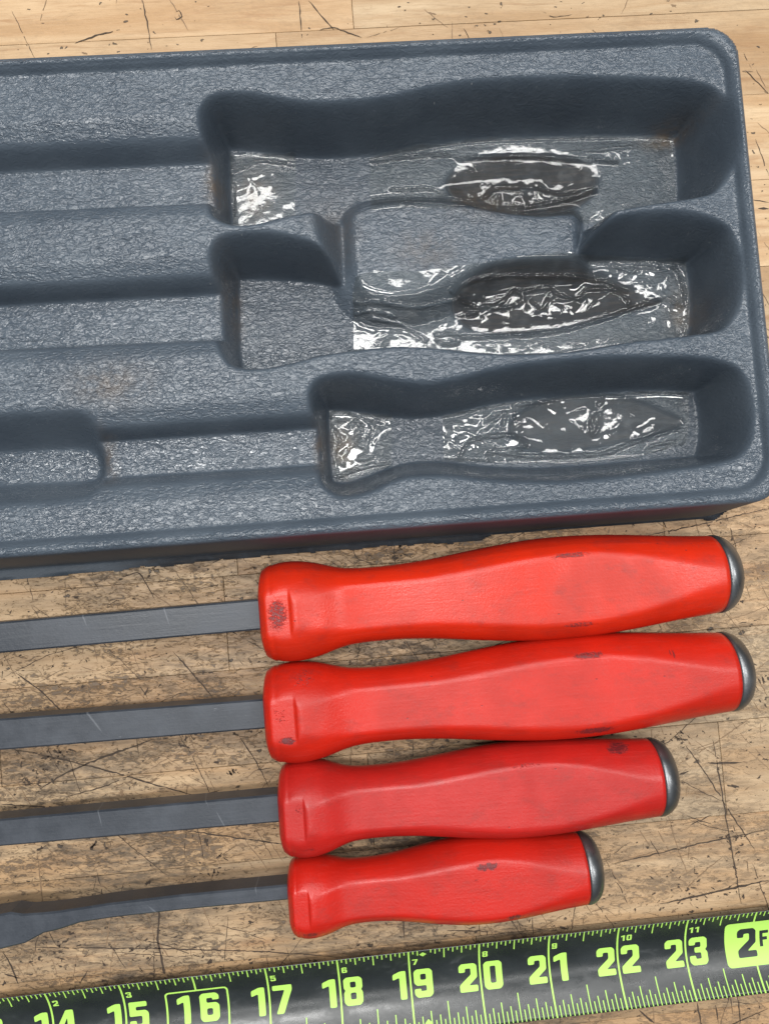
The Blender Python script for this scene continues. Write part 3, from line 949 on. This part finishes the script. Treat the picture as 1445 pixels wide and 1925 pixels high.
film('long clear tape strip with bright wrinkles in the bottom pocket',
     [(832, 782), (870, 772), (950, 757), (1100, 742), (1210, 736), (1292, 737), (1296, 800), (1290, 835), (1200, 860), (1080, 872), (960, 872), (832, 866)],
     [([(832, 868), (880, 866), (925, 868), (920, 850), (1000, 857), (1130, 853), (1180, 835), (1230, 820), (1275, 805)], 0.05, R),
      ([(865, 860), (880, 832), (910, 822), (960, 818), (990, 832), (975, 845), (930, 845)], 0.045, R),
      ([(965, 755), (968, 785)], 0.03, R), ([(975, 760), (1020, 755), (1040, 752)], 0.035, R), ([(1110, 800), (1118, 783), (1130, 780), (1125, 805), (1114, 818), (1110, 800)], 0.04, R),
      ([(1215, 845), (1235, 835), (1285, 828), (1240, 850), (1220, 850)], 0.035, R), ([(1130, 742), (1134, 752), (1125, 760)], 0.03, R),
      ([(930, 790), (950, 775), (945, 800)], 0.03, R)],
     [(920, 820, 80, 45, 0.9), (1010, 765, 60, 20, 0.5), (1120, 800, 60, 40, 0.5), (1250, 830, 50, 30, 0.8)], 61)

# ------------------------------------------------------------------ pry bars
ZA = 0.61                                    # height of the handle axis
PROF_S = np.array([0, .012, .03, .06, .095, .126, .16, .195, .24, .29, .356, .41, .47, .53, .586, .64, .70, .76, .816, .87, .93, 1.0])


def prof(flange, waist, belly, cap):
    f = lambda w: np.array(w, float)
    base = f([.86*flange, .93*flange, .975*flange, flange, .965*flange, .5*(flange+waist)+3, waist+5, waist+1, waist, waist+.5,
              waist+.16*(belly-waist), waist+.36*(belly-waist), waist+.6*(belly-waist), waist+.8*(belly-waist), waist+.95*(belly-waist), belly,
              belly-.02*(belly-cap), cap+.85*(belly-cap), cap+.66*(belly-cap), cap+.44*(belly-cap), cap+.2*(belly-cap), cap])
    return base


FAC_S = np.array([0, .03, .06, .066, .075, .10, .16, .25, .36, .45, .56, .66, .72, .80, .88, .95, 1.0])


def facet(k):
    return np.array([38, 42, 40, 30, 24, 31, 39, 40, 41, 49, 60, 65, 63, 53, 37, 20, 10])*k


def lerp(xs, ys, x):
    return np.interp(x, xs, ys)


def smooth_interp(xs, ys, x):
    c = np.interp(x, xs, ys)
    acc = np.zeros_like(c)
    for k, w in ((-0.02, .2), (-0.01, .2), (0, .2), (0.01, .2), (0.02, .2)):
        acc += w*np.interp(x+k, xs, ys)
    return np.where((x < 0.02) | (x > 0.98), c, acc)


def pry_bar(label, l_px, r_px, hw, fk, col, seed, shaft_l, shaft_r, shaft_hw, paddle, marks, exts, matname):
    """l_px, r_px: handle axis ends; hw: half widths in pixels (flange, waist, belly, cap)"""
    a, b = P(*l_px, ZA), P(*r_px, ZA)
    Lh = np.linalg.norm(b-a); ang = math.atan2(b[1]-a[1], b[0]-a[0])
    sc_px = np.linalg.norm(P(l_px[0], l_px[1]+50, ZA)-P(l_px[0], l_px[1]-50, ZA))/100
    root = empty('pry_bar', a[0], a[1], ZA, ang)
    tag(root, label, 'pry bar', 'red handled pry bars laid in a row')
    mat = handle_material(matname, col, seed, [(m[0]*Lh, m[1]*sc_px, m[2]*sc_px, m[3]*sc_px, m[4], m[5]) for m in marks])
    s = np.unique(np.concatenate([np.linspace(0, 0.10, 34), np.linspace(0.10, 1, 100)]))
    w = smooth_interp(PROF_S, prof(*hw), s)*sc_px
    fc = np.interp(s, FAC_S, facet(fk))*sc_px
    R_ = w
    H_ = np.sqrt(np.maximum(R_**2-fc**2, 0.01))
    H_ = np.where(s < 0.062, np.interp(s, [0, .01, .062], [H_[0]*.97, H_[6], H_[15]]), H_)
    nth = 96
    th = np.linspace(0, 2*math.pi, nth, endpoint=False)
    verts = []; faces = []
    p = 140.0
    for k in range(len(s)):
        sn = np.maximum(np.abs(np.sin(th)), 1e-4)
        r = (R_[k]**-p+(H_[k]/sn)**-p)**(-1/p)
        rnd = 1.0
        for t, rr_ in zip(th, r):
            verts.append((s[k]*Lh, math.cos(t)*rr_*rnd, math.sin(t)*rr_*rnd))
    n = len(s)
    for k in range(n-1):
        for j in range(nth):
            j2 = (j+1) % nth
            faces.append((k*nth+j, (k+1)*nth+j, (k+1)*nth+j2, k*nth+j2))
    # left end face, slightly domed, in two rings
    base0 = 0
    rings = [(-0.025, .90), (-0.04, .78), (-0.045, .3)]
    prev = list(range(nth))
    for dx, kf in rings:
        st = len(verts)
        for j in range(nth):
            v = verts[j]
            verts.append((dx, v[1]*kf, v[2]*kf))
        for j in range(nth):
            faces.append((prev[j], prev[(j+1) % nth], st+(j+1) % nth, st+j))
        prev = list(range(st, st+nth))
    faces.append(tuple(prev))
    faces.append(tuple(reversed(range((n-1)*nth, n*nth))))
    mesh_obj('handle', verts, faces, mat, root)
    # steel cap: stepped collar then dome
    cr = hw[3]*sc_px
    prf = [(-0.05, .90), (0.0, .93), (0.004, .955), (0.012, .995), (0.03, 1.012), (0.075, 1.012), (0.12, .985), (0.17, .94), (0.225, .86), (0.268, .75), (0.30, .60), (0.318, .42), (0.325, .2), (0.327, 0.01)]
    cs = cr/0.56
    verts = []; faces = []
    nt = 72
    for x, k in prf:
        for j in range(nt):
            t = 2*math.pi*j/nt
            verts.append((Lh+x*cs, math.cos(t)*cr*k, math.sin(t)*cr*k))
    for i in range(len(prf)-1):
        for j in range(nt):
            faces.append((i*nt+j, (i+1)*nt+j, (i+1)*nt+(j+1) % nt, i*nt+(j+1) % nt))
    faces.append(tuple(reversed(range((len(prf)-1)*nt, len(prf)*nt))))
    mesh_obj('end_cap', verts, faces, CAPM, root)
    # square shaft as a loft of bevelled rectangles
    top = ZA+shaft_hw[1]
    def loc(px, py, z):
        q = P(px, py, z)-a
        return q[0]*math.cos(ang)+q[1]*math.sin(ang), -q[0]*math.sin(ang)+q[1]*math.cos(ang)
    st = []
    for (px, yu, yl) in paddle:
        zt = top
        u_ = loc(px, yu, zt); l_ = loc(px, yl, zt)
        st.append(((u_[0]+l_[0])/2, (u_[1]+l_[1])/2, abs(u_[1]-l_[1])/2))
    st.sort()
    # inside the handle and away to the left
    st.append((0.3, st[-1][1], st[-1][2]))
    x0, c0, h0 = st[0]
    slope = (st[1][1]-st[0][1])/(st[1][0]-st[0][0]) if exts[1] == 0 else 0
    pre = []
    for d, wk, hk in exts[0]:
        pre.append((x0-d, c0-slope*d, h0*wk, hk))
    full = [(q[0], q[1], q[2], q[3]) for q in reversed(pre)]+[(q[0], q[1], q[2], 1.0) for q in st]
    # resample smooth
    xs = np.array([q[0] for q in full])
    fx = np.unique(np.concatenate([np.linspace(xs[0], xs[-1], 120), xs]))
    verts = []; faces = []
    bv = 0.022
    hz = shaft_hw[1]
    for x in fx:
        c = np.interp(x, xs, [q[1] for q in full]); h = np.interp(x, xs, [q[2] for q in full]); k = np.interp(x, xs, [q[3] for q in full])
        z1, z0 = hz, hz-2*hz*k
        b2 = min(bv, h*0.3, (z1-z0)*0.3)
        for (yy, zz) in ((h-b2, z1), (h, z1-b2), (h, z0+b2), (h-b2, z0), (-h+b2, z0), (-h, z0+b2), (-h, z1-b2), (-h+b2, z1)):
            verts.append((x, c+yy, zz))
    for i in range(len(fx)-1):
        for j in range(8):
            faces.append((i*8+j, i*8+(j+1) % 8, (i+1)*8+(j+1) % 8, (i+1)*8+j))
    faces.append(tuple(range(8))); faces.append(tuple(reversed(range((len(fx)-1)*8, len(fx)*8))))
    sh = mesh_obj('shaft', verts, faces, SHAFT, root, smooth=False)
    return root


flat_tip = ([(1.0, 1, 1), (2.6, 1.0, 1), (3.2, 1.25, .6), (4.0, 1.25, .25)], 0)
RED1 = (0.56, 0.021, 0.005)
RED2 = (0.52, 0.016, 0.006)
RED3 = (0.45, 0.015, 0.011)
RED4 = (0.48, 0.014, 0.007)
pry_bar('orange red handled pry bar nearest the tray', (499, 1153), (1337, 1079.5), (95, 70, 98, 75), 1.0, RED1, 1.0,
        None, None, (0.2, 0.2), [(485, 1127, 1184.5), (0, 1170, 1228)],
        [(.037, 18, 20, 16, .30, 0), (.035, 0, 30, 46, .31, 0), (.66, 62, 60, 9, .30, 0), (.67, -66, 55, 9, .28, 0), (.3, -40, 60, 8, .14, 0), (.95, 60, 40, 20, .15, 0)], flat_tip, 'orange_red_handle')
pry_bar('longest reaching red handled pry bar, second from the tray, with a sooty scuffed collar', (508, 1342), (1358, 1262.5), (95, 70, 98, 76), 1.0, RED2, 2.0,
        None, None, (0.2, 0.2), [(492, 1315, 1371), (0, 1352, 1411)],
        [(.042, -36, 24, 12, .36, 0), (.030, 10, 22, 30, .20, 0), (.68, -74, 60, 12, .36, 0), (.68, 66, 55, 10, .32, 0), (.86, 55, 12, 14, .25, 1), (.08, 70, 50, 30, .2, 0)], flat_tip, 'bright_red_handle')
pry_bar('crimson handled pry bar, third from the tray, between a longer and a smaller one', (534, 1520), (1223, 1460.5), (91, 66, 89, 73), 0.93, RED3, 3.0,
        None, None, (0.19, 0.19), [(520, 1494, 1547), (0, 1541, 1592)],
        [(.05, 20, 18, 22, .20, 0), (.07, -55, 26, 12, .2, 0), (.64, 60, 60, 8, .22, 0), (.9, 70, 40, 14, .34, 0), (.62, -62, 60, 8, .16, 0)], flat_tip, 'crimson_handle')
pry_bar('smallest red handled pry bar with a flared paddle tip, beside the measuring tape', (551, 1685), (1090, 1631), (76, 57, 81, 66), 0.80, RED4, 4.0,
        None, None, (0.13, 0.19), [(541, 1664, 1693), (340, 1683, 1712), (200, 1700, 1728), (150, 1708, 1736), (110, 1714, 1749), (80, 1717, 1756), (45, 1719.5, 1775), (20, 1716, 1781), (0, 1720, 1786)],
        [(.06, -50, 26, 12, .3, 0), (.66, 44, 34, 12, .36, 1), (.74, -56, 24, 12, .36, 1), (.35, -48, 40, 8, .2, 1), (.03, -71, 30, 8, .5, 0), (.62, 20, 10, 8, .2, 0)], ([(0.8, 1.0, .8), (1.3, .95, .5), (1.7, .8, .35)], 1), 'small_red_handle')

# ------------------------------------------------------------------ the tape measure blade
ticks_px = [(82, 1866), (219, 1852), (363, 1838), (497, 1823), (633, 1807), (769, 1791), (902, 1775), (1033, 1760), (1166, 1744), (1292, 1728), (1419, 1713)]
ZE = 0.25
W = np.array([P(x, y, ZE) for x, y in ticks_px])
dirn = W[-1]-W[0]; MANG = math.atan2(dirn[1], dirn[0])
dirn = dirn/np.linalg.norm(dirn)
proj = (W-W.mean(0))@dirn
k1, k0 = np.polyfit(np.arange(14, 25), proj, 1)
print('tape inch scale', k1)
CH = 0.565                                 # half the chord across the blade
base_edge = W.mean(0)+dirn*(k0+k1*14)      # top-edge point at inch 14
perp = np.array([-dirn[1], dirn[0]])
mo = base_edge-perp*CH                     # centre line at inch 14
root = empty('tape_measure_blade', mo[0], mo[1], 0.0, MANG)
tag(root, 'black steel measuring tape blade with lime inch marks across the bottom', 'tape measure')


def bz(v):
    return 0.018+(ZE-0.018)*(np.abs(v)/CH)**1.9


us = np.linspace(-4, 15, 58); vs = np.linspace(-CH, CH, 33)
verts = []; faces = []
for side in (0, 1):
    for u in us:
        for v in vs: verts.append((u*k1, v, bz(v)-side*0.010))
nv = len(vs); nu = len(us); off = nv*nu
for i in range(nu-1):
    for j in range(nv-1):
        a = i*nv+j
        faces.append((a, a+nv, a+nv+1, a+1)); faces.append((off+a, off+a+1, off+a+nv+1, off+a+nv))
for i in range(nu-1):
    faces.append((i*nv, off+i*nv, off+(i+1)*nv, (i+1)*nv)); e = nv-1
    faces.append((i*nv+e, (i+1)*nv+e, off+(i+1)*nv+e, off+i*nv+e))
mesh_obj('steel_strip', verts, faces, BLADE, root)

GL = {
    '1': ([[(.28, 0), (.52, 0), (.52, 1), (.32, 1), (.04, .88), (.04, .66), (.28, .75)]], .56),
    '0': ([[(.1, 0), (.56, 0), (.66, .1), (.66, .9), (.56, 1), (.1, 1), (0, .9), (0, .1)], [(.23, .2), (.43, .2), (.43, .8), (.23, .8)]], .66),
    '2': ([[(0, 0), (.66, 0), (.66, .2), (.34, .2), (.66, .46), (.66, .9), (.56, 1), (.1, 1), (0, .9), (0, .66), (.23, .66), (.23, .8), (.43, .8), (.43, .56), (0, .22)]], .66),
    '3': ([[(0, .1), (.1, 0), (.56, 0), (.66, .1), (.66, .42), (.58, .5), (.66, .58), (.66, .9), (.56, 1), (.1, 1), (0, .9), (0, .69), (.23, .69), (.23, .8), (.43, .8), (.43, .6),
            (.2, .6), (.2, .41), (.43, .41), (.43, .2), (.23, .2), (.23, .31), (0, .31)]], .66),
    '4': ([[(.36, 0), (.59, 0), (.59, .18), (.7, .18), (.7, .38), (.59, .38), (.59, 1), (.34, 1), (0, .38), (0, .18), (.36, .18)], [(.2, .38), (.36, .38), (.36, .70)]], .7),
    '5': ([[(0, .1), (.1, 0), (.56, 0), (.66, .1), (.66, .56), (.56, .66), (.23, .66), (.23, .8), (.62, .8), (.62, 1), (0, 1), (0, .46), (.43, .46), (.43, .2), (.23, .2), (.23, .31), (0, .31)]], .66),
    '6': ([[(.1, 0), (.56, 0), (.66, .1), (.66, .52), (.56, .62), (.23, .62), (.23, .8), (.43, .8), (.43, .72), (.66, .72), (.66, .9), (.56, 1), (.1, 1), (0, .9), (0, .1)],
           [(.23, .2), (.43, .2), (.43, .42), (.23, .42)]], .66),
    '7': ([[(.1, 0), (.36, 0), (.68, .8), (.68, 1), (0, 1), (0, .8), (.42, .8)]], .68),
    '8': ([[(.1, 0), (.56, 0), (.66, .1), (.66, .42), (.6, .5), (.66, .58), (.66, .9), (.56, 1), (.1, 1), (0, .9), (0, .58), (.06, .5), (0, .42), (0, .1)],
           [(.23, .19), (.43, .19), (.43, .41), (.23, .41)], [(.23, .59), (.43, .59), (.43, .81), (.23, .81)]], .66),
    'F': ([[(0, 0), (.22, 0), (.22, .38), (.52, .38), (.52, .58), (.22, .58), (.22, .8), (.6, .8), (.6, 1), (0, 1)]], .62),
    'T': ([[(.2, 0), (.42, 0), (.42, .8), (.62, .8), (.62, 1), (0, 1), (0, .8), (.2, .8)]], .62),
}
GL['9'] = ([[(.66-x, 1-y) for x, y in ring] for ring in GL['6'][0]], .66)


def round_corners(ring, r):
    """cut each convex corner a little so the figures are soft-edged"""
    n = len(ring); out = []
    for i in range(n):
        p0, p1, p2 = np.array(ring[i-1]), np.array(ring[i]), np.array(ring[(i+1) % n])
        a, b = p0-p1, p2-p1
        la, lb = np.linalg.norm(a), np.linalg.norm(b)
        q = min(r, la*0.4, lb*0.4)
        out.append(tuple(p1+a/la*q)); out.append(tuple(p1+(a/la+b/lb)*q*0.25)); out.append(tuple(p1+b/lb*q))
    return out


def flat_print(name, rings, lift, mat, parent=root):
    """fill rings (blade inches u,v), cut into narrow strips and lay on the curved blade"""
    cu = bpy.data.curves.new('print', 'CURVE'); cu.dimensions = '2D'; cu.fill_mode = 'BOTH'
    for ring in rings:
        sp = cu.splines.new('POLY'); sp.points.add(len(ring)-1)
        for i, (x, y) in enumerate(ring): sp.points[i].co = (x, y, 0, 1)
        sp.use_cyclic_u = True
    ob = bpy.data.objects.new('print', cu)
    sc.collection.objects.link(ob)
    dg = bpy.context.evaluated_depsgraph_get()
    me = bpy.data.meshes.new_from_object(ob.evaluated_get(dg))
    bpy.data.objects.remove(ob); bpy.data.curves.remove(cu)
    bm = bmesh.new(); bm.from_mesh(me)
    vmin = min(v.co.y for v in bm.verts); vmax = max(v.co.y for v in bm.verts)
    y = math.ceil(vmin/0.05)*0.05
    while y < vmax:
        if y > vmin+1e-4:
            bmesh.ops.bisect_plane(bm, geom=bm.verts[:]+bm.edges[:]+bm.faces[:], plane_co=(0, y, 0), plane_no=(0, 1, 0))
        y += 0.05
    for v in bm.verts:
        v.co = Vector((v.co.x*k1*IN, v.co.y*IN, (float(bz(v.co.y))+lift)*IN))
    for f in bm.faces:
        if f.normal.z < 0: f.normal_flip()
    bm.to_mesh(me); bm.free()
    me.polygons.foreach_set('use_smooth', [True]*len(me.polygons))
    me.name = name
    me.materials.clear(); me.materials.append(mat)
    return link(bpy.data.objects.new(name, me), parent)


def glyph(name, ch, u, v, h, lift, mat, wid=1.0, rr_=0.05, shear=0.0):
    rings, w = GL[ch]
    out = [[(u+x*h*wid, v+y*h) for x, y in round_corners(r, rr_)] for r in rings]
    return flat_print(name, out, lift, mat)


def strip_quads(items, name, lift):
    """thin print bars: (u0, u1, v0, v1) laid on the blade"""
    verts = []; faces = []
    for (u0, u1, v0, v1) in items:
        n = max(1, int(abs(v1-v0)/0.04))
        st = len(verts)
        for i in range(n+1):
            v = v0+(v1-v0)*i/n
            verts.append((u0*k1, v, float(bz(v))+lift)); verts.append((u1*k1, v, float(bz(v))+lift))
        for i in range(n):
            a = st+2*i
            faces.append((a, a+1, a+3, a+2) if v1 > v0 else (a, a+2, a+3, a+1))
    return mesh_obj(name, verts, faces, LIME, root)


bars = []; lines = []
for i in range(10, 29):
    for k in range(16):
        u = i-14+k/16
        if k == 0:
            continue
        if k % 8 == 0: t, bo = .185, .30
        elif k % 4 == 0: t, bo = .135, .215
        elif k % 2 == 0: t, bo = .095, .165
        else: t, bo = .062, .115
        w = .0085
        if not (i == 19 and k in (3, 4)): bars.append((u-w, u+w, CH-.006-t, CH-.004))
        bars.append((u-w*.9, u+w*.9, -CH+.004, -CH+.006+bo))
strip_quads(bars, 'tick_marks', 0.003)['kind'] = 'stuff'
for i in range(10, 29):
    u = i-14; w = .0125
    if i in (16, 24):
        top, bot = (.30, -.36) if i == 16 else (.37, -.27)
        strip_quads([(u-w, u+w, top, CH-.004), (u-w, u+w, -CH+.004, bot)], 'inch_line', 0.003)
    else:
        strip_quads([(u-w, u+w, -CH+.004, CH-.004)], 'inch_line', 0.003)
NH = 0.395
VB = -0.185
for i in range(13, 24):
    u = i-14
    if i == 16:
        glyph('numeral', '1', u-.30, VB+.01, NH, .003, LIME, 0.95)
        glyph('numeral', '6', u+.03, VB+.01, NH, .003, LIME, 1.03)
        continue
    a, b = str(i)
    wa = GL[a][1]*NH
    glyph('numeral', a, u-.045-wa, VB, NH, .003, LIME)
    glyph('numeral', b, u+.05, VB, NH, .003, LIME, 1.02)
# small foot-inches beside each line
for i in (13, 14, 15, 17, 18, 19, 20, 21, 22, 23):
    t = str(i-12)
    x = i-14+.045
    for ch in t:
        glyph('small_numeral', ch, x, .295, .10, .003, LIME, 1.15, 0.02)
        x += GL[ch][1]*.10*1.15+.022


def rr(u0, v0, u1, v1, r, n=5):
    out = []
    for cx, cy, a0 in ((u1-r, v1-r, 0), (u0+r, v1-r, 90), (u0+r, v0+r, 180), (u1-r, v0+r, 270)):
        for k in range(n+1):
            t = math.radians(a0+90*k/n)
            out.append((cx+r*math.cos(t), cy+r*math.sin(t)))
    return out


flat_print('numeral_frame', [rr(2-.44, -.36, 2+.44, .30, .06), rr(2-.415, -.335, 2+.415, .275, .04)], .0035, LIME)
flat_print('foot_panel', [rr(10-.42, -.27, 10+.42, .37, .06)], .003, LIME)
glyph('foot_numeral', '2', 10-.235, -.16, .42, .0055, INK, 1.0)
glyph('foot_letter', 'F', 10+.10, -.04, .24, .0055, INK, 0.9, .02)
glyph('foot_letter', 'T', 10+.255, -.04, .24, .0055, INK, 0.9, .02)
for v in (CH-.085, -CH+.10):
    u = 5.2
    flat_print('diamond_mark', [[(u-.052, v), (u, v-.042), (u+.052, v), (u, v+.042)]], .0055, LIME)
